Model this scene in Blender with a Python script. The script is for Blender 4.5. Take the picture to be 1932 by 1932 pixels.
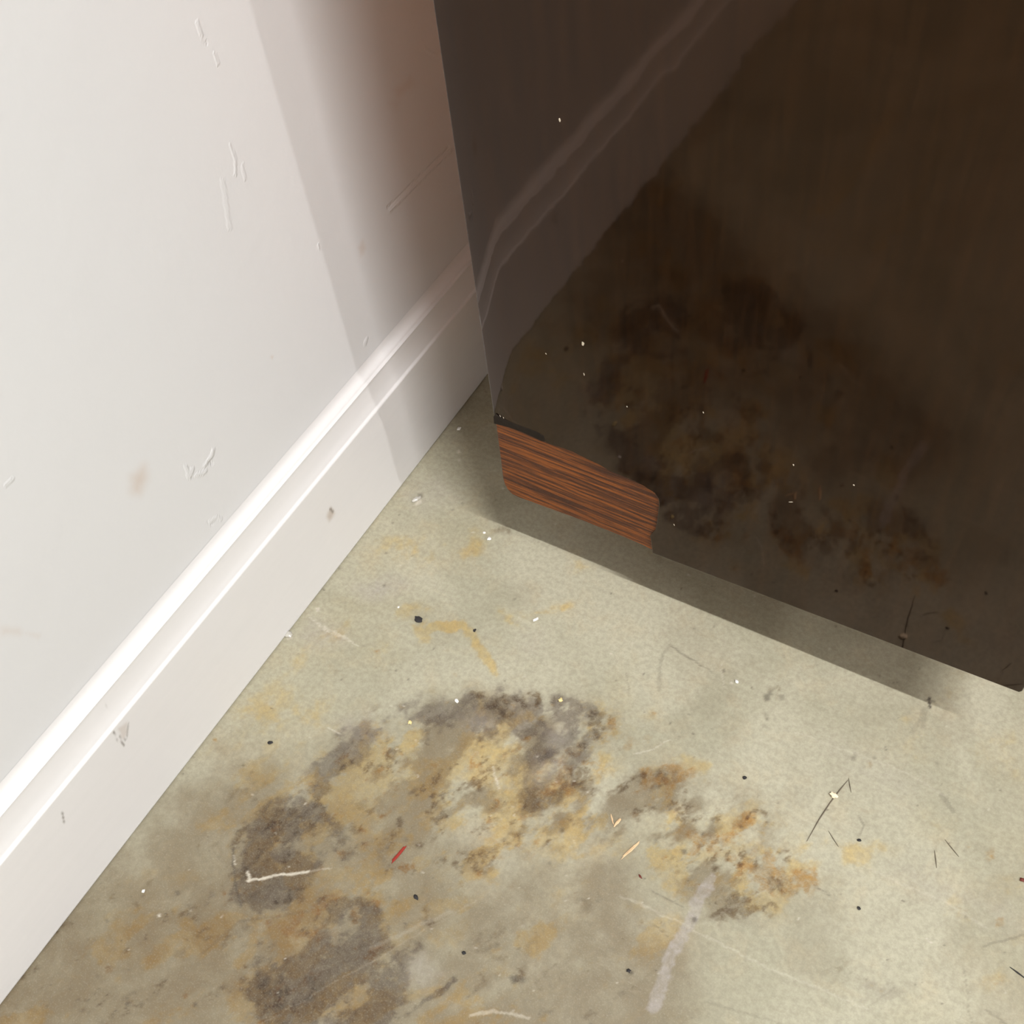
import bpy, bmesh, math, random
import numpy as np
from mathutils import Vector, Matrix, noise as mnoise

random.seed(7); rng = np.random.default_rng(7)
C = bpy.context.scene.collection
for o in list(bpy.data.objects): bpy.data.objects.remove(o)

# ---------------------------------------------------------------- camera
F_PX = 2096.7; A0, B0, C0 = .62298, .66909, -.13816; CAM = np.array([.46386, 0., .75175])
RC = Matrix.Rotation(A0, 3, 'Z') @ Matrix.Rotation(B0, 3, 'X') @ Matrix.Rotation(C0, 3, 'Z')
cam = bpy.data.objects.new('camera', bpy.data.cameras.new('camera')); C.objects.link(cam)
cam.matrix_world = Matrix.Translation(Vector(CAM)) @ RC.to_4x4()
cam.data.sensor_width = 36; cam.data.lens = F_PX / 1932 * 36; cam.data.clip_start = .02
bpy.context.scene.camera = cam
R3 = np.array(RC)

# ---------------------------------------------------------------- world, exposure, lamps
w = bpy.data.worlds.new('world'); bpy.context.scene.world = w; w.use_nodes = True
w.node_tree.nodes['Background'].inputs[0].default_value = (.8, .78, .75, 1)
w.node_tree.nodes['Background'].inputs[1].default_value = .03
vs = bpy.context.scene.view_settings
vs.view_transform = 'Standard'; vs.look = 'None'; vs.gamma = 1; vs.use_curve_mapping = False
vs.exposure = 0.01
CEIL = 2.55
# (x, y, length along x, watts) of the fluorescent tubes on the ceiling
TUBES = [(1.42, -.28, 1.05, 86), (4.1, -.28, .5, 80), (1.15, -.73, 1.05, 1), (1.3, -2.38, 1.6, 22), (3.2, -1.9, 2.2, 32)]  # last two are unseen fill tubes, added to brighten the wall beside the cabinet
LCOL = (1.0, .995, .985)

# ---------------------------------------------------------------- helpers
def tag(o, label=None, cat=None, group=None, kind=None):
    if label: o['label'] = label
    if cat: o['category'] = cat
    if group: o['group'] = group
    if kind: o['kind'] = kind
    return o
def link(name, me, mat=None, parent=None):
    o = bpy.data.objects.new(name, me); C.objects.link(o)
    if mat: me.materials.append(mat)
    if parent: o.parent = parent
    return o
def obj(name, bm, mat, parent=None, sharp=None):
    me = bpy.data.meshes.new(name); bm.to_mesh(me); bm.free()
    if sharp is not None:
        me.shade_smooth(); me.set_sharp_from_angle(angle=math.radians(sharp))
    return link(name, me, mat, parent)
def box(bm, lo, hi):
    r = bmesh.ops.create_cube(bm, size=1)
    for v in r['verts']:
        v.co = Vector([lo[i] + (v.co[i] + .5) * (hi[i] - lo[i]) for i in range(3)])
    return r['verts']
def bev(o, w, seg=2):
    m = o.modifiers.new('bevel', 'BEVEL'); m.width = w; m.segments = seg; m.limit_method = 'ANGLE'; m.angle_limit = math.radians(40)
    return o
def ray(px, py):
    return R3 @ np.array([(px - 966) / F_PX, -(py - 966) / F_PX, -1.])
def fl(px, py, z=0.):                                        # photograph point -> point on the floor
    d = ray(px, py); return CAM + d * ((z - CAM[2]) / d[2])
def wl(px, py, x=0.):                                        # -> point on the wall
    d = ray(px, py); return CAM + d * ((x - CAM[0]) / d[0])
def project(P):                                              # (n,3) -> (n,2)
    v = (P - CAM) @ R3
    return np.stack([966 + F_PX * v[:, 0] / -v[:, 2], 966 - F_PX * v[:, 1] / -v[:, 2]], 1)

def nm(name):
    m = bpy.data.materials.new(name); m.use_nodes = True; t = m.node_tree
    b = t.nodes['Principled BSDF']; return m, t, b
def nd(t, typ, ins=None, **kw):
    n = t.nodes.new(typ)
    for k, v in kw.items(): setattr(n, k, v)
    for k, v in (ins or {}).items():
        if hasattr(v, 'is_output') or isinstance(v, bpy.types.NodeSocket): t.links.new(v, n.inputs[k])
        else: n.inputs[k].default_value = v
    return n
def noise(t, vec, scale, detail=4, rough=.6, dist=0.):
    return nd(t, 'ShaderNodeTexNoise', {'Vector': vec, 'Scale': scale, 'Detail': detail, 'Roughness': rough, 'Distortion': dist}).outputs[0]
def ramp(t, x, a, b, lo=0., hi=1.):
    return nd(t, 'ShaderNodeMapRange', {'Value': x, 'From Min': a, 'From Max': b, 'To Min': lo, 'To Max': hi}, interpolation_type='SMOOTHSTEP').outputs[0]
def mth(t, op, a, b=0.):
    n = t.nodes.new('ShaderNodeMath'); n.operation = op
    for i, v in enumerate((a, b)):
        if isinstance(v, bpy.types.NodeSocket): t.links.new(v, n.inputs[i])
        else: n.inputs[i].default_value = v
    return n.outputs[0]
def mix(t, f, a, b, mode='MIX'):
    n = nd(t, 'ShaderNodeMix', data_type='RGBA', blend_type=mode)
    for i, v in ((0, f), (6, a), (7, b)):
        if isinstance(v, bpy.types.NodeSocket): t.links.new(v, n.inputs[i])
        else: n.inputs[i].default_value = v if i == 0 else (*v, 1)
    return n.outputs[2]
def bump(t, b, h, strength, dist):
    n = nd(t, 'ShaderNodeBump', {'Height': h, 'Strength': strength, 'Distance': dist}); t.links.new(n.outputs[0], b.inputs['Normal'])
def attr(t, name):
    n = nd(t, 'ShaderNodeAttribute', attribute_name=name)
    s = nd(t, 'ShaderNodeSeparateColor', {'Color': n.outputs['Color']})
    return [s.outputs[0], s.outputs[1], s.outputs[2], n.outputs['Alpha']]
def plain(name, col, rough=.5, spec=.5, var=.15, scale=40, bstr=0.):
    m, t, b = nm(name)
    g = nd(t, 'ShaderNodeNewGeometry').outputs['Position']
    n = noise(t, g, scale, 4)
    t.links.new(mix(t, n, [c * (1 - var) for c in col], [min(1, c * (1 + var)) for c in col]), b.inputs['Base Color'])
    b.inputs['Roughness'].default_value = rough; b.inputs['Specular IOR Level'].default_value = spec
    if bstr: bump(t, b, n, bstr, .001)
    return m

# ---- wear and shade masks: painted strokes and blobs stored on the surface they belong to
def lattice(ix, iy, seed):
    h = (ix * 374761393 + iy * 668265263 + seed * 1442695041) & 0xffffffff
    h = ((h ^ (h >> 13)) * 1274126177) & 0xffffffff
    return ((h ^ (h >> 16)) & 0xffff) / 65535.
def vnoise(x, y, s, seed=0):
    x = x / s; y = y / s; ix = np.floor(x).astype(np.int64); iy = np.floor(y).astype(np.int64)
    fx = x - ix; fy = y - iy; fx = fx * fx * (3 - 2 * fx); fy = fy * fy * (3 - 2 * fy)
    a = lattice(ix, iy, seed); b = lattice(ix + 1, iy, seed); c = lattice(ix, iy + 1, seed); d = lattice(ix + 1, iy + 1, seed)
    return (a * (1 - fx) + b * fx) * (1 - fy) + (c * (1 - fx) + d * fx) * fy - .5
def fbm(x, y, s, seed=0, n=4):
    r = 0; k = 1.
    for i in range(n):
        r = r + k * vnoise(x, y, s, seed + i * 17); s = s / 2.1; k *= .6
    return r
def seg_d(x, y, ax, ay, bx, by):
    dx, dy = bx - ax, by - ay; L = dx * dx + dy * dy + 1e-9
    t = np.clip(((x - ax) * dx + (y - ay) * dy) / L, 0, 1)
    return np.hypot(x - ax - t * dx, y - ay - t * dy), t
def sm(d, a, b):
    t = np.clip((d - a) / (b - a), 0, 1); return t * t * (3 - 2 * t)
def blob(q, chan, pts, soft, val, rough=1., seed=1, scale=60):
    pts = np.array(pts, float); pad = soft * 2 + rough * scale * .6
    m = (q[:, 0] > pts[:, 0].min() - pad) & (q[:, 0] < pts[:, 0].max() + pad) & (q[:, 1] > pts[:, 1].min() - pad) & (q[:, 1] < pts[:, 1].max() + pad)
    x = q[m, 0]; y = q[m, 1]
    if len(x) == 0: return
    d = np.full(len(x), 1e9); ins = np.zeros(len(x), bool)
    for i in range(len(pts)):
        a, b = pts[i], pts[(i + 1) % len(pts)]
        d = np.minimum(d, seg_d(x, y, *a, *b)[0])
        c = (a[1] > y) != (b[1] > y)
        ins ^= c & (x < (b[0] - a[0]) * (y - a[1]) / (b[1] - a[1] + 1e-9) + a[0])
    s = np.where(ins, -d, d) + fbm(x, y, scale, seed, 5) * rough * scale * .55
    soft = soft * 1.5 + (5 if soft > 4 else 0)
    v = val * (1 - sm(s, -soft, soft))
    chan[m] = np.maximum(chan[m], v) if val > 0 else np.clip(chan[m] + v, 0, 1)
def line(q, chan, pts, wid, val, soft=.8, wob=0., seed=3, taper=0.):
    pts = np.array(pts, float); pad = wid + 6
    m = (q[:, 0] > pts[:, 0].min() - pad) & (q[:, 0] < pts[:, 0].max() + pad) & (q[:, 1] > pts[:, 1].min() - pad) & (q[:, 1] < pts[:, 1].max() + pad)
    x = q[m, 0]; y = q[m, 1]
    if len(x) == 0: return
    if wob:
        x = x + fbm(x, y, 25, seed) * wob; y = y + fbm(x, y, 25, seed + 5) * wob
    d = np.full(len(x), 1e9); tt = np.zeros(len(x)); n = len(pts) - 1
    for i in range(n):
        di, t = seg_d(x, y, *pts[i], *pts[i + 1]); k = di < d; d[k] = di[k]; tt[k] = (i + t[k]) / n
    ww = wid / 2 * (1 - taper * tt)
    v = val * (1 - sm(d, ww - soft, ww + soft)) * (1 - taper * tt * .5)
    chan[m] = np.maximum(chan[m], v)
def store(me, name, chans):
    a = me.color_attributes.new(name, 'FLOAT_COLOR', 'POINT')
    a.data.foreach_set('color', np.stack(chans, 1).astype(np.float32).ravel())
def grid_mesh(name, us, vs_, fn):
    U, V = np.meshgrid(us, vs_, indexing='ij'); P = fn(U.ravel(), V.ravel())
    nu, nv = len(us), len(vs_)
    i = np.arange(nu - 1)[:, None] * nv + np.arange(nv - 1)[None]; i = i.ravel()
    f = np.stack([i, i + nv, i + nv + 1, i + 1], 1)
    me = bpy.data.meshes.new(name)
    me.vertices.add(len(P)); me.vertices.foreach_set('co', P.astype(np.float32).ravel())
    me.loops.add(f.size); me.loops.foreach_set('vertex_index', f.ravel().astype(np.int32))
    me.polygons.add(len(f)); me.polygons.foreach_set('loop_start', (np.arange(len(f)) * 4).astype(np.int32))
    me.update(calc_edges=True); me.validate(); me.shade_smooth()
    return me, P
def dense(a, lo, hi, b, step):
    s = [np.linspace(a, lo, 8)[:-1]] if lo > a else []
    s.append(np.linspace(lo, hi, int((hi - lo) / step) + 1)); s.append(np.linspace(hi, b, 10)[1:])
    return np.concatenate(s)

X1, Y0, Y1 = 5.6, -2.6, 3.0
# ---------------------------------------------------------------- floor
me, P = grid_mesh('floor', dense(-.02, -.02, .66, X1, .0011), dense(Y0, -.08, .66, Y1, .0011), lambda u, v: np.stack([u, v, 0 * u], 1))
q = project(P)
far = (P[:, 0] > .7) | (P[:, 1] < -.1) | (P[:, 1] > .7)
q[far] = -9999
N = len(P); Z = lambda: np.zeros(N)
ochre, rust, grey, brown, pale, dark, white, dirt_and_shade = (Z() for _ in range(8))
B = blob; L = line
# olive-brown discolouration, middle and lower left; soft shade painted in at lower left
B(q, dirt_and_shade, [(-100, 1700), (250, 1500), (420, 1400), (600, 1420), (900, 1560), (1180, 1600), (1240, 1700), (1330, 1790), (1300, 2050), (-100, 2050)], 90, .75, .8, 11, 120)
B(q, dirt_and_shade, [(-100, 1560), (200, 1640), (420, 1480), (700, 1640), (780, 1980), (-100, 2050)], 110, 1., .6, 14, 120)  # lower left darkened further, standing in for a soft cast shadow
B(q, dirt_and_shade, [(860, 740), (940, 700), (1000, 800), (1400, 1100), (1300, 1110), (900, 960)], 30, .35, .5, 12, 60)
# ochre tints near the wall and in the middle
for pts, s, v in [([(700, 1010), (860, 985), (920, 1000), (900, 1040), (760, 1060), (690, 1070)], 22, .55),
                  ([(560, 1190), (640, 1130), (760, 1120), (720, 1170), (620, 1240), (520, 1290)], 26, .5),
                  ([(450, 1330), (540, 1280), (620, 1330), (600, 1380), (480, 1400)], 30, .6),
                  ([(380, 1420), (520, 1370), (640, 1360), (600, 1400), (430, 1450)], 24, .4),
                  ([(775, 1180), (800, 1172), (812, 1215), (795, 1218)], 7, .95), ([(560, 980), (720, 930), (760, 980), (620, 1060)], 40, .3),
                  ([(730, 1145), (800, 1135), (810, 1150), (750, 1165)], 9, .6), ([(940, 1150), (965, 1160), (985, 1185), (955, 1180)], 7, .85),
                  ([(1040, 1140), (1075, 1140), (1060, 1155), (1035, 1155)], 8, .7), ([(1095, 1060), (1120, 1065), (1115, 1080), (1098, 1078)], 6, .8),
                  ([(660, 1210), (740, 1190), (760, 1230), (690, 1260)], 18, .35), ([(880, 1000), (920, 1010), (905, 1040), (870, 1060)], 12, .6),
                  ([(850, 1420), (980, 1400), (1060, 1450), (1010, 1560), (930, 1610), (900, 1500)], 26, .85),
                  ([(620, 1500), (760, 1400), (900, 1390), (880, 1470), (740, 1530), (680, 1640)], 34, .6),
                  ([(1580, 1590), (1650, 1590), (1640, 1640), (1590, 1620)], 10, .8), ([(1660, 1595), (1700, 1600), (1690, 1615), (1665, 1612)], 7, .7),
                  ([(1150, 1340), (1230, 1345), (1290, 1370), (1200, 1360)], 8, .4), ([(1290, 1430), (1345, 1440), (1340, 1455), (1290, 1450)], 8, .6),
                  ([(1860, 1400), (1932, 1380), (1932, 1480), (1880, 1450)], 20, .35), ([(1740, 1530), (1800, 1550), (1790, 1580), (1720, 1570)], 14, .35),
                  ([(1850, 1560), (1932, 1570), (1932, 1600), (1870, 1590)], 14, .3), ([(1700, 1880), (1780, 1870), (1800, 1932), (1680, 1932)], 20, .35),
                  ([(1800, 1800), (1932, 1760), (1932, 1900), (1820, 1880)], 30, .25),
                  ([(640, 1740), (760, 1700), (800, 1780), (690, 1800)], 20, .35), ([(800, 1740), (880, 1730), (860, 1790), (790, 1790)], 18, .5),
                  ([(470, 1700), (600, 1730), (620, 1800), (500, 1830)], 30, .5), ([(170, 1720), (340, 1600), (420, 1650), (260, 1800)], 40, .3),
                  ([(1210, 1500), (1380, 1540), (1460, 1600), (1330, 1640), (1200, 1590)], 30, .45)]:
    B(q, ochre, pts, s, v, .7, int(pts[0][0]), 40)
L(q, ochre, [(785, 1192), (830, 1182), (870, 1180), (892, 1200), (905, 1225), (925, 1250), (935, 1268)], 18, .9, 6, 10)
L(q, ochre, [(935, 1160), (1000, 1163), (1060, 1148)], 12, .5, 6, 10)
# rust
for pts, s, v in [([(1150, 1355), (1190, 1350), (1195, 1362), (1155, 1372)], 6, .8), ([(1205, 1345), (1240, 1342), (1245, 1352), (1210, 1355)], 5, .5),
                  ([(1165, 1400), (1230, 1395), (1240, 1408), (1175, 1415)], 7, .7),
                  ([(1205, 1450), (1260, 1440), (1305, 1450), (1300, 1470), (1250, 1490), (1205, 1490)], 10, .75),
                  ([(1000, 1460), (1060, 1400), (1150, 1390), (1160, 1430), (1110, 1470), (1060, 1540), (1010, 1590), (940, 1620), (950, 1570)], 18, .45),
                  ([(1280, 1570), (1370, 1560), (1430, 1525), (1450, 1560), (1400, 1590), (1330, 1610)], 14, .6),
                  ([(1370, 1620), (1440, 1610), (1470, 1640), (1540, 1655), (1530, 1680), (1450, 1690), (1380, 1660)], 14, .85),
                  ([(1500, 1650), (1545, 1650), (1540, 1665), (1505, 1670)], 5, .9),
                  ([(500, 1720), (600, 1700), (640, 1780), (560, 1820), (480, 1800)], 30, .3),
                  ([(920, 1575), (990, 1560), (1020, 1600), (960, 1630)], 14, .35)]:
    B(q, rust, pts, s, v, .9, int(pts[0][1]), 26)
for x, y, r, v in [(712, 1232, 6, .7), (742, 1246, 5, .5), (857, 1272, 6, .7), (1790, 1590, 6, .6), (1828, 1600, 9, .5), (1872, 1615, 9, .6), (1885, 1740, 7, 1), (1888, 1845, 10, .5), (1271, 1533, 3, .8), (205, 1828, 8, .5), (348, 1880, 5, .6), (1640, 1440, 7, .4), (405, 1395, 4, .5)]:
    B(q, rust, [(x - r, y - r * .7), (x + r * .8, y - r), (x + r, y + r * .7), (x - r * .6, y + r)], r * .5, v, .5, int(x), 10)
# purple-grey scraped patches
for pts, s, v in [([(880, 1300), (960, 1300), (1060, 1310), (1110, 1320), (1145, 1355), (1140, 1390), (1110, 1430), (1080, 1470), (1050, 1520), (1000, 1545), (985, 1480), (1000, 1400), (930, 1370), (860, 1350)], 12, .85),
                  ([(590, 1440), (650, 1370), (760, 1330), (880, 1320), (980, 1330), (940, 1390), (860, 1400), (760, 1390), (680, 1450), (600, 1520), (560, 1500)], 22, .8),
                  ([(500, 1510), (560, 1500), (660, 1540), (650, 1620), (600, 1660), (540, 1720), (480, 1730), (440, 1660), (440, 1590)], 14, .95),
                  ([(600, 1690), (700, 1690), (740, 1760), (770, 1790), (820, 1810), (780, 1840), (760, 1900), (740, 1950), (500, 1950), (450, 1870), (480, 1800), (580, 1790)], 16, 1.),
                  ([(450, 1570), (470, 1600), (460, 1700), (430, 1690)], 8, .7), ([(690, 1580), (760, 1590), (740, 1630), (680, 1620)], 16, .4),
                  ([(330, 1800), (400, 1740), (470, 1720), (480, 1750), (400, 1790)], 14, .4), ([(1290, 1470), (1210, 1500), (1230, 1480)], 6, .5),
                  ([(1360, 1700), (1480, 1690), (1480, 1720), (1340, 1740)], 14, .35), ([(1590, 1840), (1720, 1850), (1700, 1890), (1600, 1880)], 24, .25)]:
    B(q, grey, pts, s, v, .9, int(pts[0][0] + 3), 34)
B(q, grey, [(762, 1770), (790, 1760), (800, 1775), (822, 1795), (800, 1812), (770, 1800)], 5, .9, .7, 5, 14)
L(q, grey, [(855, 1852), (810, 1880), (770, 1915)], 12, 1., 3, 8)
# dark brown rims and blotches
for pts, s, v in [([(880, 1297), (900, 1305), (940, 1310), (990, 1298), (1020, 1310), (1030, 1335), (990, 1330), (950, 1350), (900, 1325)], 6, .9),
                  ([(1020, 1315), (1090, 1315), (1130, 1335), (1148, 1365), (1140, 1400), (1110, 1420), (1115, 1380), (1080, 1335), (1030, 1335)], 9, .55),
                  ([(1060, 1530), (1090, 1545), (1080, 1570), (1050, 1560)], 8, .5), ([(950, 1570), (985, 1565), (1000, 1600), (960, 1615)], 8, .6),
                  ([(1345, 1690), (1400, 1685), (1470, 1700), (1460, 1725), (1380, 1735), (1335, 1735)], 10, .6),
                  ([(1440, 1635), (1480, 1645), (1500, 1680), (1470, 1705), (1440, 1680)], 9, .6), ([(1390, 1610), (1430, 1622), (1440, 1640), (1400, 1635)], 6, .6),
                  ([(1205, 1455), (1240, 1450), (1290, 1455), (1240, 1480), (1208, 1490)], 6, .5),
                  ([(860, 1495), (900, 1495), (905, 1508), (870, 1510)], 6, .5), ([(808, 1545), (835, 1530), (845, 1540), (825, 1555), (810, 1560)], 3, 1.1),
                  ([(565, 1520), (590, 1525), (570, 1545), (530, 1560), (500, 1565), (520, 1530)], 10, .8),
                  ([(625, 1550), (660, 1550), (650, 1590), (635, 1580)], 9, .6), ([(480, 1850), (560, 1830), (640, 1850), (560, 1932), (470, 1900)], 30, .5),
                  ([(586, 1253), (602, 1243), (608, 1247), (592, 1262)], 5, .5), ([(628, 1255), (640, 1250), (638, 1268), (624, 1270)], 5, .4),
                  ([(800, 1730), (825, 1735), (820, 1760), (800, 1755)], 7, .5), ([(960, 1840), (985, 1825), (990, 1845), (970, 1860)], 5, .6),
                  ([(1560, 1425), (1620, 1440), (1640, 1445), (1600, 1445)], 6, .25), ([(1560, 1810), (1600, 1815), (1590, 1835), (1560, 1830)], 8, .3),
                  ([(890, 1720), (960, 1720), (1010, 1780), (940, 1840), (880, 1790)], 30, .3), ([(1090, 1690), (1120, 1690), (1130, 1720), (1100, 1725)], 10, .3),
                  ([(640, 1700), (700, 1690), (690, 1740), (640, 1740)], 16, .4), ([(1310, 1940), (1360, 1910), (1400, 1932)], 14, .2),
                  ([(920, 985), (970, 1000), (960, 1010), (920, 1000)], 5, .4)]:
    B(q, brown, pts, s, v, 1., int(pts[0][1] + 9), 18)
L(q, brown, [(1408, 1545), (1425, 1528), (1445, 1535), (1448, 1555)], 9, .6, 3, 5)
L(q, brown, [(1450, 1300), (1470, 1295), (1465, 1320)], 6, .35, 3, 4)
# break the patches up with streaky, fractal texture
q2 = q[~far]; ca, sa = math.cos(-.62), math.sin(-.62)
sx = (q2[:, 0] * ca + q2[:, 1] * sa); sy = (-q2[:, 0] * sa + q2[:, 1] * ca)
def mottle(ch, amp, seed, scale=46, keep=.35, lo=.32, hi=.8):
    c = ch[~far]; n_ = fbm(sx / 2.2, sy, scale, seed, 7) * .6 + fbm(q2[:, 0], q2[:, 1], scale * .6, seed + 3, 6) * .6
    ch[~far] = np.clip(c * keep + (1 - keep) * sm(c + amp * n_, lo, hi) * np.clip(c * 2.2, 0, 1), 0, 1)
ws = dirt_and_shade[~far]
n_a = fbm(sx / 2.0, sy, 70, 301, 7); n_b = fbm(sx / 2.0, sy, 34, 302, 6); n_c = fbm(sx / 1.5, sy, 90, 303, 7)
ochre[~far] = np.maximum(ochre[~far], np.clip(ws * 1.1, 0, 1) * .75 * sm(n_a, .0, .45))
brown[~far] = np.maximum(brown[~far], np.clip(ws, 0, 1) * .40 * sm(n_b, .12, .5))
grey[~far] = np.maximum(grey[~far], np.clip(ws, 0, 1) * .45 * sm(n_c, .15, .55))
ochre[~far] = np.maximum(ochre[~far], .35 * sm(fbm(q2[:, 0], q2[:, 1], 130, 310, 7), .18, .6))
dirt_and_shade[~far] = np.maximum(dirt_and_shade[~far], .35 * sm(fbm(q2[:, 0], q2[:, 1], 190, 315, 7), .1, .6))
dirt = Z(); blob(q, dirt, [(880, 1300), (1150, 1340), (1170, 1450), (1300, 1440), (1460, 1530), (1560, 1660), (1480, 1720), (1340, 1740), (1200, 1620), (1000, 1640), (800, 1700), (660, 1950), (420, 1950), (420, 1600), (560, 1450), (700, 1340)], 34, 1., .8, 505, 90)
dm = dirt[~far]
brown[~far] = np.maximum(brown[~far], dm * .55 * sm(fbm(sx / 1.8, sy, 22, 511, 6) + .5 * fbm(sx / 2.5, sy, 90, 512, 3), .02, .5))
rust[~far] = np.maximum(rust[~far], dm * .60 * sm(fbm(sx / 1.8, sy, 30, 521, 6) + .6 * fbm(sx / 2.5, sy, 110, 522, 3), .16, .6))
ochre[~far] = np.maximum(ochre[~far], dm * .85 * sm(fbm(sx / 1.6, sy, 44, 531, 7), -.28, .28))
dirt_and_shade[~far] = np.maximum(dirt_and_shade[~far], dm * .8 * sm(fbm(sx / 1.6, sy, 60, 541, 6), -.35, .3))
grey[~far] *= 1 - .45 * sm(fbm(sx / 1.6, sy, 60, 551, 7), .05, .42)
mottle(ochre, .9, 401, 50, .30); mottle(rust, 1.5, 411, 26, .12, .38, .85); mottle(grey, 1.2, 421, 44, .25); mottle(brown, 1.4, 431, 22, .15, .36, .85); mottle(dirt_and_shade, .5, 441, 120, .6)
sp = vnoise(q2[:, 0], q2[:, 1], 5, 91) + vnoise(q2[:, 0], q2[:, 1], 11, 92) * .8
inside = np.clip(np.maximum(np.maximum(rust[~far], grey[~far]), brown[~far]) * 1.4, 0, 1)
brown[~far] = np.maximum(brown[~far], .55 * sm(sp, .42, .75) * inside)
ochre[~far] = np.maximum(ochre[~far], .65 * sm(-sp, .3, .65) * inside)
# pale worn areas
for pts, s, v in [([(670, 1110), (740, 1090), (770, 1105), (720, 1130), (690, 1130)], 12, .8), ([(590, 1170), (640, 1190), (650, 1210), (590, 1215), (570, 1200)], 14, .8),
                  ([(760, 930), (830, 900), (860, 940), (800, 960)], 16, .45), ([(1030, 1380), (1060, 1370), (1070, 1400), (1040, 1420)], 10, .6),
                  ([(1010, 1430), (1060, 1430), (1050, 1470), (1010, 1480)], 12, .5), ([(870, 1350), (920, 1340), (930, 1370), (890, 1380)], 10, .5),
                  ([(640, 1360), (700, 1345), (720, 1380), (650, 1400)], 16, .4), ([(985, 1200), (1020, 1195), (1020, 1230), (980, 1230)], 14, .4),
                  ([(770, 1810), (800, 1800), (840, 1840), (800, 1870), (770, 1850)], 8, .55), ([(1560, 1400), (1740, 1480), (1700, 1500), (1600, 1460)], 30, .3),
                  ([(1700, 1640), (1900, 1700), (1932, 1760), (1750, 1690)], 26, .35)]:
    B(q, pale, pts, s, v, .8, int(pts[0][0] + 21), 24)
L(q, pale, [(1337, 1660), (1320, 1700), (1300, 1745), (1270, 1800), (1250, 1850), (1236, 1900)], 24, 1.15, 2.5, 9)
for pts, wd, v in [([(468, 1661), (520, 1653), (585, 1644)], 4.6, .85), ([(585, 1644), (625, 1640)], 2.2, .4), ([(440, 1615), (446, 1630)], 2.5, .6), ([(466, 1645), (470, 1662)], 5, .8),
                   ([(1168, 1688), (1250, 1725), (1330, 1765), (1440, 1820), (1520, 1855), (1640, 1905)], 3.6, .26), ([(1330, 1740), (1500, 1650)], 2, .1),
                   ([(1500, 1380), (1600, 1415), (1700, 1455), (1780, 1500)], 3.5, .2), ([(1195, 1423), (1230, 1415), (1262, 1398)], 2.4, .5),
                   ([(930, 1445), (940, 1490)], 2.5, .6), ([(620, 1375), (640, 1385)], 3, .5), ([(1640, 1640), (1780, 1700), (1860, 1750)], 4.5, .2),
                   ([(890, 1915), (930, 1908), (1000, 1920)], 5, .4), ([(480, 1940), (900, 1700)], 2, .12), ([(700, 1790), (850, 1720)], 8, .10),
                   ([(1748, 1770), (1758, 1778)], 3, .8), ([(1080, 1585), (1090, 1600)], 2, .3), ([(1360, 1255), (1367, 1300)], 2, .4)]:
    L(q, white, pts, wd, v, 1.2, 5)
for k in range(8):
    x = 585 + k * 9; L(q, white, [(x, 1165 + k * 5), (x + 28, 1190 + k * 4)], 2, .5, .8, 3)
for x, y, r in [(545, 1200, 7), (788, 945, 8), (600, 1150, 4), (1380, 1288, 3), (866, 868, 3), (865, 852, 3), (300, 1727, 3), (1108, 1495, 2)]:
    B(q, white, [(x - r, y - r * .6), (x + r * .6, y - r), (x + r, y + r * .6), (x - r * .4, y + r)], 1.5, .9, .5, int(x), 6)
# dark scratches, hairline marks and rings
for pts, wd, v in [([(1262, 1218), (1285, 1235), (1325, 1255)], 3, .45), ([(1262, 1218), (1250, 1235), (1245, 1260), (1243, 1300)], 7, .2), ([(1325, 1255), (1345, 1270)], 2.5, .3),
                   ([(438, 1600), (443, 1650), (455, 1710)], 4, .7), ([(500, 1530), (512, 1510)], 3, .5), ([(1230, 1680), (1290, 1712)], 2.5, .4),
                   ([(1235, 1745), (1262, 1765)], 2.5, .4), ([(1620, 1540), (1630, 1555), (1620, 1575)], 4, .35), ([(1490, 1725), (1570, 1650)], 1.5, .1),
                   ([(1535, 1668), (1565, 1690)], 2.5, .5), ([(1855, 1785), (1932, 1765)], 5, .3), ([(1820, 1830), (1832, 1932)], 2.5, .25),
                   ([(1860, 1905), (1900, 1932)], 4, .3), ([(1125, 1680), (1135, 1700)], 2, .3), ([(1115, 1930), (1075, 1950)], 6, .4),
                   ([(1180, 1270), (1187, 1300)], 2, .3), ([(1753, 1318), (1754, 1336)], 6, .9), ([(1746, 1322), (1762, 1324)], 4, .4),
                   ([(580, 1720), (450, 1740), (380, 1800)], 6, .2), ([(1330, 1890), (1480, 1932)], 5, .18), ([(1720, 1380), (1745, 1340), (1740, 1370)], 10, .2),
                   ([(1775, 1500), (1800, 1530)], 10, .3), ([(1690, 1860), (1640, 1900)], 4, .15)]:
    L(q, dark, pts, wd, v, 1.2, 4)
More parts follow.
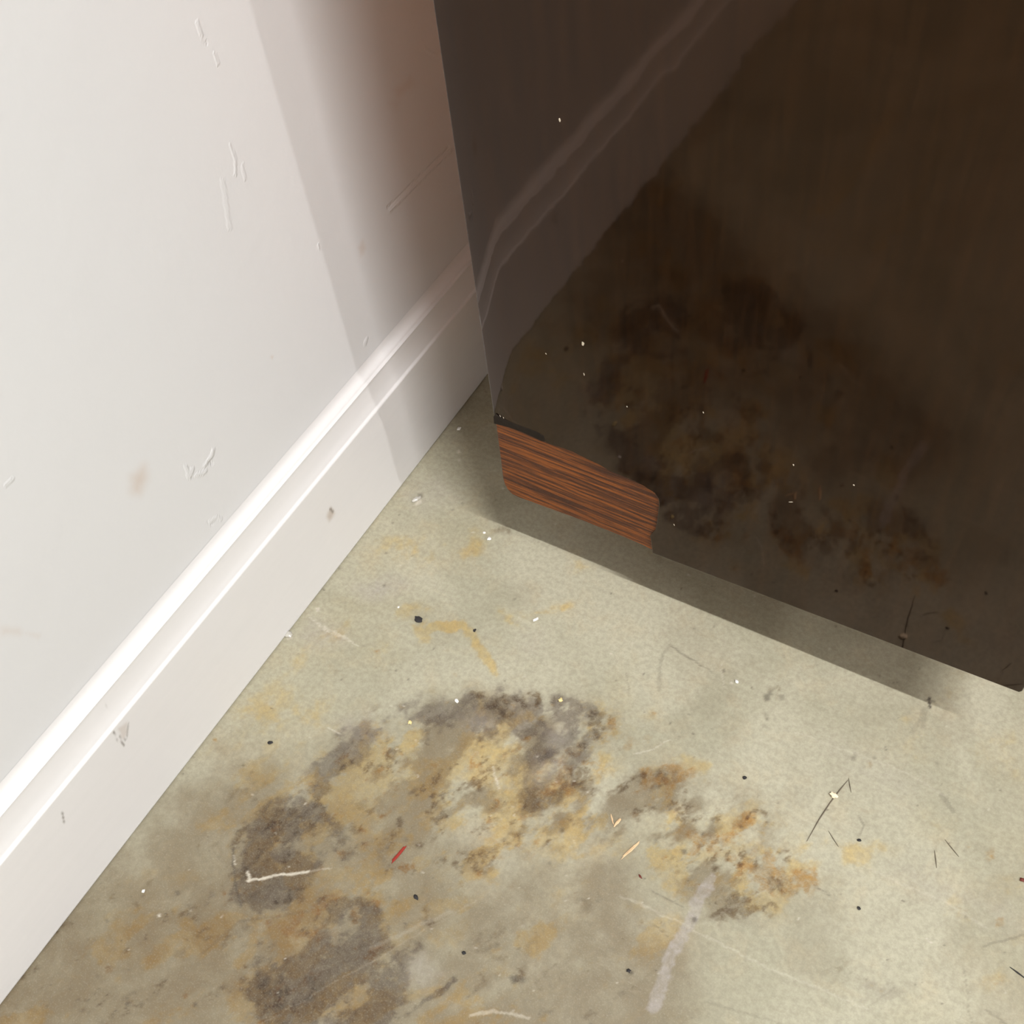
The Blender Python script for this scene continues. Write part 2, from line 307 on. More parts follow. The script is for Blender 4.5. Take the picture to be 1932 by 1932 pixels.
for x, y, r, v in [(1446, 1316, 7, .6), (1453, 1308, 5, .5), (1475, 1316, 6, .35), (1444, 1348, 5, .25), (1447, 1357, 3, .5), (1442, 1370, 5, .25), (1310, 1735, 5, .7), (1291, 1607, 6, .6), (1237, 1587, 5, .4), (1398, 1560, 4, .5),
                   (1060, 1567, 5, .5), (1190, 1835, 4, .8), (1610, 1430, 5, .4), (1650, 1430, 3, .4), (785, 1253, 3, .4), (640, 1072, 3, .5), (985, 1850, 6, .5), (970, 1848, 8, .6), (620, 1720, 4, .3),
                   (725, 1105, 3, .7), (1365, 1266, 4, .5), (1127, 1700, 3, .3), (1660, 1275, 3, .4), (472, 1690, 4, .5), (240, 1895, 4, .5), (368, 1896, 5, .6), (335, 1685, 5, .5), (202, 1738, 3, .5), (793, 935, 5, .5), (1768, 1440, 3, .3), (1822, 1730, 3, .4)]:
    B(q, dark, [(x - r, y - r * .6), (x + r * .6, y - r), (x + r, y + r * .6), (x - r * .4, y + r)], 1.8, v, .5, int(x), 6)
# scattered tiny pits and grains
for k in range(420):
    x, y = rng.uniform(0, 1932), rng.uniform(720, 1932); r = rng.uniform(1., 2.3)
    ch = dark if rng.random() < .6 else white
    a = rng.uniform(0, 3.14); l_ = rng.uniform(0, 4)
    L(q, ch, [(x, y), (x + l_ * math.cos(a), y + l_ * math.sin(a))], r * 1.5, rng.uniform(.25, .6), 1.)
store(me, 'stain', [ochre, rust, grey, brown]); store(me, 'wear', [pale, dark, white, dirt_and_shade])  # last wear channel: dirt tone plus painted lower-left shade
m, t, b = nm('worn_concrete')
g = nd(t, 'ShaderNodeNewGeometry').outputs['Position']
n1 = noise(t, g, 7, 6, .62, .6); n2 = noise(t, g, 30, 6, .7, .4); n3 = noise(t, g, 260, 4, .7); n4 = noise(t, g, 900, 2, .6)
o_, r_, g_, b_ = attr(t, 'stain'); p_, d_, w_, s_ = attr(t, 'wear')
col = mix(t, ramp(t, n1, .38, .62), (.365, .345, .250), (.445, .420, .315))
col = mix(t, mth(t, 'MULTIPLY', ramp(t, n2, .48, .7), .35), col, (.46, .385, .25))
col = mix(t, mth(t, 'MULTIPLY', s_, ramp(t, n2, .3, .6, .7, 1.)), col, (.175, .135, .080))  # dirt tone, also carrying the painted shade at lower left
n6 = noise(t, g, 110, 6, .72, .8)
def f(c, lo, hi, a, bb):
    return mth(t, 'MULTIPLY', c, ramp(t, n2 if bb else n6, lo, hi, a, 1.))
col = mix(t, f(o_, .3, .65, .5, 1), col, (1.10, .88, .50), 'MULTIPLY')
col = mix(t, f(g_, .3, .7, .62, 0), col, (.36, .315, .345), 'MULTIPLY')
col = mix(t, f(r_, .3, .65, .25, 0), col, (.80, .52, .24), 'MULTIPLY')
col = mix(t, f(b_, .3, .65, .35, 0), col, (.33, .235, .155), 'MULTIPLY')
col = mix(t, mth(t, 'MULTIPLY', f(p_, .3, .7, .35, 0), .72), col, (.37, .335, .31))
col = mix(t, d_, col, (.05, .04, .032)); col = mix(t, w_, col, (.62, .57, .47))
col = mix(t, mth(t, 'MULTIPLY', ramp(t, n3, .3, .7), .34), col, (.16, .14, .10), 'MIX')
col = mix(t, mth(t, 'MULTIPLY', ramp(t, n4, .5, .75), .10), col, (.7, .66, .55), 'MIX')
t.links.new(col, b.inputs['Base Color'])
t.links.new(ramp(t, n2, .3, .7, .42, .58), b.inputs['Roughness']); b.inputs['Specular IOR Level'].default_value = .35
h = mth(t, 'ADD', mth(t, 'MULTIPLY', n3, .6), mth(t, 'MULTIPLY', n2, .8)); h = mth(t, 'SUBTRACT', h, mth(t, 'MULTIPLY', d_, .8))
bump(t, b, h, .12, .0012)
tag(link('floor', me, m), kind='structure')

# ---------------------------------------------------------------- left wall with dents and chipped paint
me, P = grid_mesh('wall_left', dense(Y0, -.04, .72, Y1, .0014), dense(0., .12, .60, CEIL, .0014), lambda u, v: np.stack([0 * u, u, v], 1))
q = project(P); far = (P[:, 1] < -.06) | (P[:, 1] > .74) | (P[:, 2] > .62) | (P[:, 2] < .1); q[far] = -9999
N = len(P); hi_, lo_, tint = Z(), Z(), Z()
for pts, wd, v in [([(735, 398), (790, 345), (850, 284)], 4, .9), ([(372, 42), (376, 60), (384, 76)], 6, .5), ([(402, 100), (412, 122)], 5, .5), ([(434, 272), (444, 300), (446, 330)], 5, .5),
                   ([(458, 310), (462, 340)], 4, .4), ([(420, 340), (425, 380), (432, 430)], 9, .3), ([(600, 462), (602, 470)], 4, .6), ([(350, 880), (356, 900), (362, 885)], 8, .6),
                   ([(385, 880), (400, 860), (402, 850)], 6, .8), ([(372, 895), (388, 890)], 8, .6), ([(396, 985), (408, 975), (416, 980)], 6, .6), ([(688, 650), (692, 640)], 5, .6),
                   ([(10, 915), (22, 905)], 6, .4), ([(800, 90), (822, 105)], 3, .5)]:
    L(q, hi_, pts, wd, v, 1.5, 3)
for pts, wd, v in [([(731, 391), (786, 338), (846, 277)], 3, .9), ([(380, 70), (390, 82)], 4, .5), ([(395, 872), (400, 875)], 5, .8), ([(392, 985), (400, 990)], 4, .5)]:
    L(q, lo_, pts, wd, v, 1.5, 3)
for pts, s, v in [([(250, 900), (262, 890), (272, 880), (275, 905), (262, 930), (250, 930)], 8, .45), ([(5, 1185), (35, 1188), (38, 1196), (6, 1195)], 5, .3), ([(50, 1195), (75, 1198), (72, 1205)], 4, .2),
                  ([(748, 170), (775, 148), (780, 158), (752, 180)], 6, .3), ([(735, 195), (752, 190), (750, 208)], 6, .2), ([(676, 468), (684, 455), (690, 470), (680, 485)], 4, .3), ([(510, 673), (516, 671), (515, 677)], 1.5, .6)]:
    B(q, tint, pts, s, v, .4, 3, 14)
store(me, 'wear', [hi_, lo_, tint, tint * 0 + 1])
m, t, b = nm('white_wall_paint')
g = nd(t, 'ShaderNodeNewGeometry').outputs['Position']
n1 = noise(t, g, 5, 3); n2 = noise(t, g, 90, 3, .6); n3 = noise(t, g, 22, 4, .6, .5)
a1, a2, a3, _ = attr(t, 'wear')
col = mix(t, n1, (.635, .638, .648), (.665, .665, .672)); col = mix(t, a3, col, (.50, .36, .26))
t.links.new(col, b.inputs['Base Color']); b.inputs['Roughness'].default_value = .42; b.inputs['Specular IOR Level'].default_value = .4
h = mth(t, 'ADD', mth(t, 'MULTIPLY', n2, .12), mth(t, 'MULTIPLY', n3, .35))
h = mth(t, 'ADD', h, mth(t, 'SUBTRACT', mth(t, 'MULTIPLY', a1, .8), mth(t, 'MULTIPLY', a2, .8)))
bump(t, b, h, .65, .0013)
tag(link('wall_left', me, m), kind='structure')

# ---------------------------------------------------------------- baseboard
prof = [(.002, .0010), (.0132, .0010), (.0138, .0014)] + [(.0140, z) for z in np.linspace(.0022, .1028, 72)] + [(.0140, .1036), (.0137, .1042), (.0130, .1047), (.0121, .1050), (.0117, .1055), (.0115, .1064), (.0113, .1074), (.0108, .1090), (.0102, .1112), (.0097, .1138),
        (.0093, .1168), (.0089, .1200), (.0086, .1230), (.0084, .1255), (.0083, .1275), (.0084, .1286), (.0079, .1291), (.0066, .1294), (.0060, .1299), (.0058, .1305), (.0052, .1312), (.0041, .1319), (.0029, .1327), (.0018, .1338), (.0009, .1354), (.0003, .1375), (.0, .140)]
prof = np.array(prof)
ys = dense(Y0, -.06, .68, Y1, .0014)
me, P = grid_mesh('baseboard_left', np.arange(len(prof)), ys, lambda u, v: np.stack([prof[u.astype(int), 0] + .0002, v, prof[u.astype(int), 1]], 1))
me.flip_normals(); me.set_sharp_from_angle(angle=math.radians(50))
q = project(P); far = (P[:, 1] < -.08) | (P[:, 1] > .7); q[far] = -9999; N = len(P); sc, tn = Z(), Z()
for pts, wd, v in [([(214, 1380), (222, 1395), (236, 1406)], 2.5, .7), ([(242, 1366), (240, 1392)], 2.5, .45), ([(226, 1388), (236, 1396)], 3, .5), ([(117, 1532), (119, 1545), (120, 1552)], 3, .7), ([(624, 960), (627, 966)], 5, .7), ([(200, 1330), (203, 1338)], 2, .3)]:
    L(q, sc, pts, wd, v, 1., 2)
B(q, tn, [(616, 975), (624, 958), (632, 968), (622, 984)], 3, .6, .4, 2, 8); B(q, tn, [(222, 1375), (240, 1362), (240, 1385), (232, 1395)], 2, .35, .3, 2, 8)
B(q, tn, [(172, 1305), (180, 1298), (184, 1304), (176, 1312)], 2, .2, .3, 2, 8)
store(me, 'wear', [sc, tn, sc * 0, sc * 0 + 1])
m, t, b = nm('white_gloss_trim')
g = nd(t, 'ShaderNodeNewGeometry').outputs['Position']
mp = nd(t, 'ShaderNodeMapping', {'Vector': g, 'Scale': (60, 5, 60)}).outputs[0]
n1 = noise(t, mp, 3, 3); a1, a2, _, _ = attr(t, 'wear')
col = mix(t, n1, (.70, .69, .69), (.735, .722, .722)); col = mix(t, a2, col, (.42, .33, .26)); col = mix(t, a1, col, (.12, .10, .08))
t.links.new(col, b.inputs['Base Color']); b.inputs['Roughness'].default_value = .3; b.inputs['Specular IOR Level'].default_value = .5
bump(t, b, n1, .12, .0008)
tag(link('baseboard_left', me, m), kind='structure')

# ---------------------------------------------------------------- rest of the room
roomw = plain('far_wall_paint', (.20, .17, .14), .6, .3, .04, 3)
whitew = plain('front_wall_paint', (.80, .78, .76), .6, .3, .03, 3)
ceilm = plain('ceiling_paint', (.22, .21, .20), .8, .2, .04, 3)
for name, lo, hi, mm in [('wall_back', (-.1, Y1, 0), (X1, Y1 + .1, CEIL), roomw), ('wall_front', (-.1, Y0 - .1, 0), (X1, Y0, CEIL), whitew),
                         ('wall_right', (X1, Y0 - .1, 0), (X1 + .1, Y1 + .1, CEIL), roomw), ('ceiling', (-.1, Y0 - .1, CEIL), (X1 + .1, Y1 + .1, CEIL + .1), ceilm)]:
    bm = bmesh.new(); box(bm, lo, hi); tag(obj(name, bm, mm), kind='structure')

# ---------------------------------------------------------------- ceiling tube lights
housing = plain('white_enamel', (.7, .7, .68), .4, .5, .03)
tubem = bpy.data.materials.new('lit_tube'); tubem.use_nodes = True
bb = tubem.node_tree.nodes['Principled BSDF']; bb.inputs['Emission Color'].default_value = (*LCOL, 1); bb.inputs['Emission Strength'].default_value = 4
for k, (x, y, ln, wt) in enumerate(TUBES):
    e = bpy.data.objects.new('ceiling_light', None); C.objects.link(e); e.location = (x, y, CEIL)
    tag(e, ['white tube light on the ceiling nearest the cabinet', 'white tube light on the ceiling by the far right wall', 'white tube light on the ceiling, middle of three beside the left wall', 'added white fill tube washing the far wall behind the camera', 'added white fill tube, longest on the ceiling, right of the far wall washer'][k], 'ceiling light', 'ceiling tube lights')
    bm = bmesh.new(); box(bm, (-ln / 2 - .03, -.035, -.05), (ln / 2 + .03, .035, 0)); bev(obj('housing', bm, housing, e), .006)
    bm = bmesh.new(); bmesh.ops.create_cone(bm, cap_ends=True, segments=20, radius1=.013, radius2=.013, depth=ln, matrix=Matrix.Translation((0, 0, -.066)) @ Matrix.Rotation(math.pi / 2, 4, 'Y'))
    obj('tube', bm, tubem, e, 40)
    ld = bpy.data.lights.new('tube_light', 'AREA'); ld.shape = 'RECTANGLE'; ld.size = ln; ld.size_y = .026; ld.energy = wt; ld.color = LCOL
    if k == 3: ld.spread = math.radians(70)
    lo = bpy.data.objects.new('tube_light', ld); C.objects.link(lo); lo.parent = e; lo.location = (0, 0, -.082)

# ---------------------------------------------------------------- the dark glossy cabinet
nrm = Vector((-.0218, -.99960, -.0179)).normalized()
U = Vector((0, 0, 1)).cross(-nrm).normalized() * -1
if U.x < 0: U = -U
V = nrm.cross(U).normalized()
if V.z < 0: V = -V
P0 = Vector((.3, .43425, .1))
def pan(px, py):                                             # photograph point -> (u, v) on the front of the cabinet
    d = Vector(ray(px, py)); o = Vector(CAM); h = o + d * ((P0 - o).dot(nrm) / d.dot(nrm)) - P0
    return Vector((h.dot(U), h.dot(V)))
MW = Matrix(((U.x, -nrm.x, V.x, P0.x), (U.y, -nrm.y, V.y, P0.y), (U.z, -nrm.z, V.z, P0.z), (0, 0, 0, 1)))   # local x = right, y = into the cabinet, z = up
LB = pan(947, 914); LT = pan(812, 0); RB = pan(1926, 1309); ld_ = (LT - LB).normalized()
TOP = .70
lt = LB + ld_ * (TOP / ld_.y); rt = RB + ld_ * ((lt.y - RB.y) / ld_.y)
cab = bpy.data.objects.new('cabinet', None); C.objects.link(cab)
cab.location = (P0.x, P0.y, 0)
tag(cab, 'dark brown glossy cabinet with a chipped corner standing by the white wall', 'cabinet')
bpy.context.view_layer.update()
def place(o):
    o.parent = cab; o.matrix_parent_inverse = cab.matrix_world.inverted(); o.matrix_world = MW; return o

# materials
m, t, b = nm('dark_gloss_laminate')
tc = nd(t, 'ShaderNodeTexCoord').outputs['Object']
mp = nd(t, 'ShaderNodeMapping', {'Vector': tc, 'Scale': (1, 1, .08)}).outputs[0]
n1 = noise(t, mp, 160, 5, .65, .3); n2 = noise(t, tc, 9, 4, .6)
col = mix(t, ramp(t, n1, .35, .7), (.0010, .0004, .0001), (.0095, .0036, .0011)); col = mix(t, mth(t, 'MULTIPLY', n2, .5), col, (.004, .0016, .0005))
t.links.new(col, b.inputs['Base Color'])
b.inputs['Roughness'].default_value = .045; b.inputs['IOR'].default_value = 1.62; b.inputs['Specular Tint'].default_value = (.74, .46, .32, 1)
n5 = noise(t, tc, 34, 2, .5); n6 = noise(t, mp, 420, 2, .5)
bump(t, b, mth(t, 'ADD', mth(t, 'MULTIPLY', n5, 1.), mth(t, 'MULTIPLY', n6, .01)), .035, .003)
lam = m
def wood(name, c0, c1, rough, bs, sc=(.06, 1, 1), k=300):
    m, t, b = nm(name); tc = nd(t, 'ShaderNodeTexCoord').outputs['Object']
    mp = nd(t, 'ShaderNodeMapping', {'Vector': tc, 'Scale': sc}).outputs[0]
    a = noise(t, mp, k, 5, .7, .4); c = noise(t, mp, k * 3.3, 3, .6); d = noise(t, tc, 40, 3)
    col = mix(t, ramp(t, a, .42, .60), c0, c1); col = mix(t, mth(t, 'MULTIPLY', ramp(t, c, .5, .72), .7), col, [x * .3 for x in c0])
    col = mix(t, mth(t, 'MULTIPLY', d, .35), col, c0)
    t.links.new(col, b.inputs['Base Color']); b.inputs['Roughness'].default_value = rough; b.inputs['Specular IOR Level'].default_value = .35
    bump(t, b, mth(t, 'ADD', a, mth(t, 'MULTIPLY', c, -.6)), bs, .002); return m
bare = wood('bare_stained_wood', (.055, .014, .004), (.29, .080, .011), .5, .7, (.035, 1, 1), 420)
side = wood('brown_side_veneer', (.56, .18, .045), (.68, .25, .07), .45, .15, (1, 1, .06), 120)
glue = plain('old_glue', (.020, .015, .011), .9, .12, .4, 300, .4)

TH = .0016
# laminate skin with the missing corner
notch = [pan(*p) for p in [(1230, 1043.5), (1229.5, 1036), (1228, 1022), (1226, 1012), (1230, 1006), (1236, 1000), (1239, 985), (1241, 968), (1243, 950), (1241, 940), (1234, 930),
         (1215, 918), (1196, 908), (1174, 899), (1150, 889), (1128, 876), (1108, 867), (1080, 853), (1058, 845), (1036, 838), (1028, 834), (1024, 828), (1004, 817), (985, 809), (966, 803), (948, 799), (931, 793)]]
rc = RB - LB; rb = RB
outl = [lt, rt, rb + ld_ * .003, rb + Vector((-.0012, .0005))] + notch
bm = bmesh.new(); vsn = [bm.verts.new((p.x, 0, p.y)) for p in outl]; bm.faces.new(vsn)
CW = .024
for k in range(1, 16):
    s = CW * (k / 15) ** 1.3
    pl = LB + Vector((s, 0)); n_ = Vector((ld_.y, 0, -ld_.x))
    bmesh.ops.bisect_plane(bm, geom=bm.verts[:] + bm.edges[:] + bm.faces[:], plane_co=(pl.x, 0, pl.y), plane_no=n_)
for v in bm.verts:
    s = (Vector((v.co.x, v.co.z)) - LB).dot(Vector((ld_.y, -ld_.x)))
    if s < CW: v.co.y = .0013 * ((CW - s) / CW) ** 2.4
bmesh.ops.recalc_face_normals(bm, faces=bm.faces)
if bm.faces[0].normal.y > 0: bmesh.ops.reverse_faces(bm, faces=bm.faces)
r = bmesh.ops.extrude_face_region(bm, geom=bm.faces[:])
for e in r['geom']:
    if isinstance(e, bmesh.types.BMVert): e.co.y += TH
bmesh.ops.recalc_face_normals(bm, faces=bm.faces)
skin = place(obj('glossy_front_skin', bm, lam, None, 25)); skin['label'] = 'dark glossy skin over the cabinet front'
md = bev(skin, .0009, 3).modifiers[0]; md.angle_limit = math.radians(50)
# wooden board under the skin, its lower corner worn round
cor = [pan(*p) for p in [(931, 793), (937, 835), (942, 872), (946, 905), (949, 916), (955, 927), (964, 936), (978, 943), (1000, 950.5), (1034, 963), (1070, 976), (1098, 986.5), (1137, 1002), (1175, 1017), (1212, 1033), (1231, 1044)]]
outb = [lt + Vector((.0006, 0)), rt - Vector((.0006, 0)), rb + Vector((-.0008, .004)), rb + Vector((-.004, .0006)), ] + [pan(1236, 1043)] + cor[::-1]
bm = bmesh.new(); vsn = [bm.verts.new((p.x, TH + .0001, p.y)) for p in outb]; f0 = bm.faces.new(vsn)
bmesh.ops.recalc_face_normals(bm, faces=bm.faces)
r = bmesh.ops.extrude_face_region(bm, geom=bm.faces[:])
for e in r['geom']:
    if isinstance(e, bmesh.types.BMVert): e.co.y += .018
bmesh.ops.recalc_face_normals(bm, faces=bm.faces)
brd = bev(place(obj('front_board', bm, bare, None, 30)), .0012, 3); brd['label'] = 'bare reddish brown wood showing where the skin has chipped off'
# dark strip of dried glue along the top of the chip
gp = [pan(*p) for p in [(931, 786), (934, 782), (942, 787), (960, 795), (990, 806), (1012, 814), (1026, 822), (1029, 833), (1022, 832), (1010, 826), (985, 815), (960, 806), (932, 799)]]
bm = bmesh.new(); bm.faces.new([bm.verts.new((p.x, -.0003, p.y)) for p in gp])
r = bmesh.ops.extrude_face_region(bm, geom=bm.faces[:])
for e in r['geom']:
    if isinstance(e, bmesh.types.BMVert): e.co.y += .0022
bmesh.ops.recalc_face_normals(bm, faces=bm.faces)
gl = bev(place(obj('glue_remnant', bm, glue)), .0004, 2); gl['label'] = 'dark ragged strip of torn skin above the chip'
# carcass behind the front: two sides, back, bottom shelf, top
x0, x1 = LB.x + .004, RB.x - .004; z0 = LB.y + .004; D = .40; y0 = TH + .0182
def cpart(name, lo, hi, mm):
    bm = bmesh.new(); box(bm, lo, hi); return bev(place(obj(name, bm, mm)), .001)
zb0 = max(LB.y, RB.y) + .004; zt0 = min(lt.y, rt.y) - .002
cpart('side_panel', (x0, y0, zb0), (x0 + .018, y0 + D, zt0), side); cpart('side_panel', (x1 - .018, y0, zb0), (x1, y0 + D, zt0), side)
cpart('back_panel', (x0 + .018, y0 + D - .006, zb0), (x1 - .018, y0 + D, zt0), side)
cpart('bottom_panel', (x0 + .018, y0, zb0), (x1 - .018, y0 + D - .006, zb0 + .018), side)
cpart('top_panel', (x0 - .006, -.004, max(lt.y, rt.y) + .0005), (x1 + .006, y0 + D + .004, max(lt.y, rt.y) + .022), lam)
blockm = plain('black_plinth_block', (.03, .028, .026), .5, .4, .2)
ctr = [MW @ Vector((a, b_, zb0)) for a, b_ in ((x0 + .012, y0 + .085), (x1 - .03, y0 + .085), (x1 - .03, y0 + D - .01), (x0 + .012, y0 + D - .01))]
bm = bmesh.new(); lo_v = [bm.verts.new((p.x, p.y, .0004)) for p in ctr]; hi_v = [bm.verts.new((p.x, p.y, p.z - .0004)) for p in ctr]
bm.faces.new(lo_v[::-1]); bm.faces.new(hi_v)
for k in range(4): bm.faces.new((lo_v[k], lo_v[(k + 1) % 4], hi_v[(k + 1) % 4], hi_v[k]))
bmesh.ops.recalc_face_normals(bm, faces=bm.faces)
o = bev(obj('light_block_plinth', bm, blockm), .002); o.parent = cab; o.matrix_parent_inverse = cab.matrix_world.inverted()  # unseen solid base, added dark to block light from behind the cabinet

# dust and nicks on the glossy front
dustm = plain('pale_dust', (.55, .48, .38), .8, .2, .2, 400)
def pebble(sx, sy, sz, seed, sub=2, am=.28):
    bm = bmesh.new(); bmesh.ops.create_icosphere(bm, subdivisions=sub, radius=1)
    for v in bm.verts:
        k = 1 + am * mnoise.noise(v.co * 1.6 + Vector((seed * 3.1, seed, 0))) * 2
        v.co = Vector((v.co.x * sx * k, v.co.y * sy * k, v.co.z * sz * k))
    return bm
for k, (x, y, a, l_, wd) in enumerate([(1100, 648, -80, 9, 4.5), (1183, 767, 70, 3, 2), (1327, 778, 70, 3, 2), (1497, 877, 70, 3.2, 2.2), (1611, 915, 60, 3, 2.6), (1492, 947, -30, 8, 1.6), (1272, 990, 70, 4.5, 1.3),
                                      (1056, 226, 85, 5, 3), (944, 785, 60, 4, 1.2), (950, 788, 60, 3.4, 1.2), (1102, 706, 80, 6, 2), (1030, 667, 60, 3, 1.5), (1710, 1205, 60, 0, 0)][:-1]):
    p = pan(x, y); s = 1 / 2700
    bm = pebble(l_ * s * .55, .00018, wd * s * .5, k)
    a = math.radians(-a); bmesh.ops.rotate(bm, verts=bm.verts, matrix=Matrix.Rotation(-a, 3, 'Y'), cent=(0, 0, 0))
    bmesh.ops.translate(bm, verts=bm.verts, vec=(p.x, -.0001, p.y))
    place(obj('dust_speck', bm, dustm, None, 60))

# ---------------------------------------------------------------- litter on the floor
mats = dict(black=plain('black_grit', (.028, .026, .026), .7, .3, .4, 900), red=plain('red_fibre', (.27, .03, .02), .7, .2, .4, 900), pale=plain('pale_wood', (.66, .46, .27), .6, .3, .3, 900),
            cream=plain('cream_crumb', (.85, .72, .52), .6, .3, .1, 500), clear=plain('dried_glue', (.48, .46, .41), .2, .6, .15, 900), rust=plain('dark_red_bit', (.14, .03, .02), .6, .3, .3, 900),
            hair=plain('dark_needle', (.13, .105, .075), .6, .3, .3, 900), yellow=plain('yellow_grain', (.74, .60, .28), .5, .4, .1, 500), white=plain('white_grain', (.8, .78, .74), .4, .5, .1, 500))
def piece(name, x, y, ln, wd, ang, mat, label, cat, group, k=0, flat=.5, lift=0.):
    c = fl(x, y); ppm = np.linalg.norm(project(np.array([fl(x + 5, y)]))[0] * 0 + 1) * 0 + 10 / np.linalg.norm(fl(x + 5, y) - fl(x - 5, y))
    e = fl(x + math.cos(math.radians(ang)) * ln / 2, y - math.sin(math.radians(ang)) * ln / 2); d = e - c
    L_ = np.linalg.norm(d); W_ = wd / ppm / 2; H_ = W_ * flat
    bm = pebble(L_, W_, H_, k + 1)
    bmesh.ops.translate(bm, verts=bm.verts, vec=(0, 0, -min(v.co.z for v in bm.verts)))
    o = obj(name, bm, mats[mat], None, 50); o.location = (c[0], c[1], .0001 + lift); o.rotation_euler = (0, 0, math.atan2(d[1], d[0]))
    return tag(o, label, cat, group)
G1 = 'dark grit on the concrete floor'
piece('grit_chip', 790, 1170, 15, 11, -30, 'black', 'largest dark grey grit chip, left of the curved yellow stain', 'grit', G1, 1)
piece('grit_chip', 510, 1402, 10, 7, 10, 'black', 'small black grit chip on the floor near the white baseboard', 'grit', G1, 2)
piece('grit_chip', 785, 1693, 12, 7, -50, 'black', 'black grit chip below the red fibre and above the purple-grey stain', 'grit', G1, 3)
piece('grit_chip', 1405, 1468, 8, 7, 0, 'black', 'round black grit chip on clean floor right of the small rust patch', 'grit', G1, 4)
piece('grit_chip', 1186, 1832, 8, 7, 20, 'black', 'black grit chip left of the lower end of the pale scraped stripe', 'grit', G1, 5)
piece('grit_chip', 875, 1798, 8, 7, 0, 'black', 'dark grit chip right of the ragged tip of the purple-grey stain', 'grit', G1, 6)
piece('grit_chip', 1621, 1586, 8, 6, 0, 'black', 'black grit chip just above the small yellow stain on the right', 'grit', G1, 7)
piece('grit_chip', 1620, 1714, 8, 6, -30, 'black', 'black grit chip on bare floor below the small yellow stain on the right', 'grit', G1, 8)
piece('grit_chip', 896, 1190, 7, 5, 60, 'black', 'tiny dark grit chip touching the right end of the curved yellow stain', 'grit', G1, 9)
piece('grit_chip', 1928, 1661, 10, 9, 0, 'rust', 'dark red grit chip at the right edge of the photo', 'grit', G1, 10)
piece('red_fibre', 752, 1613, 42, 6.5, 50, 'red', 'short bright red fibre on the brown stained floor', 'fibre', None, 11, .5)
piece('red_fibre', 1208, 1654, 10, 3.5, -55, 'rust', 'tiny dark red fibre beside the pale wood splinter', 'fibre', None, 12, .5)
G2 = 'pale wood splinters'
piece('wood_splinter', 1190, 1604, 46, 5, 43, 'pale', 'long pale wood splinter in the middle of the floor', 'splinter', G2, 13, .6)
piece('wood_splinter', 1165, 1552, 20, 5, 52, 'pale', 'short pale wood splinter above the long one', 'splinter', G2, 14, .6)
piece('wood_splinter', 1155, 1546, 20, 2.5, -75, 'pale', 'thin reddish splinter crossing the short pale splinter', 'splinter', G2, 15, .6)
piece('crumb', 1573, 1503, 15, 11, -30, 'cream', 'cream crumb lying on the dark slanting needle', 'crumb', None, 16, .6, .0009)
def fibre(name, pts, wpx, mat, label, cat, group):
    pp = [Vector(fl(*p)) for p in pts]; ppm = 10 / np.linalg.norm(fl(pts[0][0] + 5, pts[0][1]) - fl(pts[0][0] - 5, pts[0][1])); r0 = wpx / ppm / 2
    bm = bmesh.new(); rings = []
    for i, p in enumerate(pp):
        d = (pp[min(i + 1, len(pp) - 1)] - pp[max(i - 1, 0)]).normalized(); s = Vector((-d.y, d.x, 0)); r = r0 * (.35 if i in (0, len(pp) - 1) else 1)
        rings.append([bm.verts.new(Vector((p.x, p.y, r0 + .0001)) + s * math.cos(a) * r + Vector((0, 0, math.sin(a) * r * .9))) for a in [k * math.tau / 8 for k in range(8)]])
    for a, b_ in zip(rings, rings[1:]):
        for k in range(8): bm.faces.new((a[k], a[(k + 1) % 8], b_[(k + 1) % 8], b_[k]))
    bm.faces.new(rings[0]); bm.faces.new(rings[-1][::-1]); bmesh.ops.recalc_face_normals(bm, faces=bm.faces)
    return tag(obj(name, bm, mats[mat], None, 50), label, cat, group)
G3 = 'dark needles on the floor'
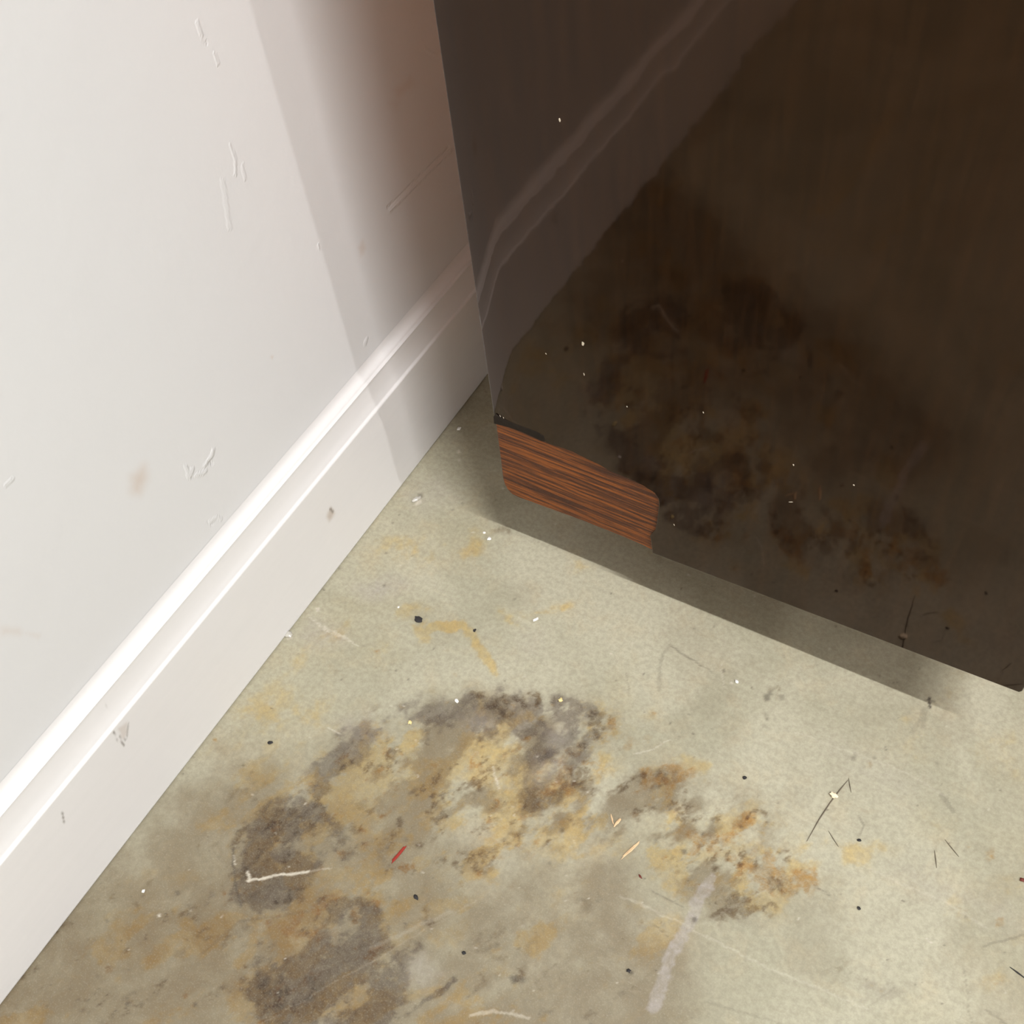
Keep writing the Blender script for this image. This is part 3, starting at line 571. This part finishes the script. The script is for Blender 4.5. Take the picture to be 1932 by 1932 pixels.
fibre('dry_needle', [(1600, 1472), (1585, 1490), (1566, 1515), (1545, 1547), (1522, 1588)], 2.2, 'hair', 'long dark needle slanting under the cream crumb', 'needle', G3)
fibre('dry_needle', [(1601, 1468), (1603, 1482), (1606, 1496)], 1.8, 'hair', 'short dark needle touching the upper tip of the long slanting needle', 'needle', G3)
fibre('dry_needle', [(1763, 1605), (1765, 1620), (1767, 1638)], 2, 'hair', 'short upright dark needle left of the rusty dots', 'needle', G3)
fibre('dry_needle', [(1783, 1585), (1795, 1600), (1809, 1617)], 2, 'hair', 'dark needle slanting away below the first rusty dot', 'needle', G3)
fibre('dry_needle', [(1563, 1568), (1572, 1583), (1582, 1598)], 1.8, 'hair', 'faint short needle between the long needle and the yellow stain', 'needle', G3)
fibre('dry_needle', [(1905, 1825), (1920, 1836), (1940, 1851)], 3.4, 'black', 'thick black needle cut off by the right edge of the photo', 'needle', G3)
G4 = 'pale grains on the floor'
for k, (x, y, ln, wd, mt, lb) in enumerate([
        (923, 1018, 8, 7, 'white', 'white grain just below the shadow line, left of the chipped corner'), (1011, 1170, 12, 7, 'white', 'white grain on the faint yellow streak under the cabinet corner'),
        (1058, 1322, 9, 8, 'yellow', 'yellow grain on top of the dark brown stain'), (862, 1324, 7, 9, 'white', 'white grain left of the dark brown stain'),
        (866, 810, 9, 6, 'white', 'white grain by the baseboard, left of the cabinet'), (545, 1199, 16, 12, 'clear', 'clear glue blob stuck against the foot of the baseboard'),
        (786, 944, 18, 9, 'clear', 'clear glue blob on the floor left of the chipped corner'), (1390, 1287, 6, 8, 'white', 'white grain on clean floor below the cabinet, above the rusty stain'),
        (914, 1006, 5, 5, 'white', 'tiny white grain nearest the chipped corner shadow'), (271, 1682, 7, 6, 'white', 'white grain at lower left between baseboard and scratch'),
        (774, 1364, 7, 8, 'yellow', 'yellowish grain in the grey stain'), (752, 1146, 5, 4, 'white', 'tiny white grain above the largest grit chip')]):
    piece('glue_blob' if mt == 'clear' else 'grain', x, y, ln, wd, 30, mt, lb, 'glue blob' if mt == 'clear' else 'grain', G4, 20 + k, .6)
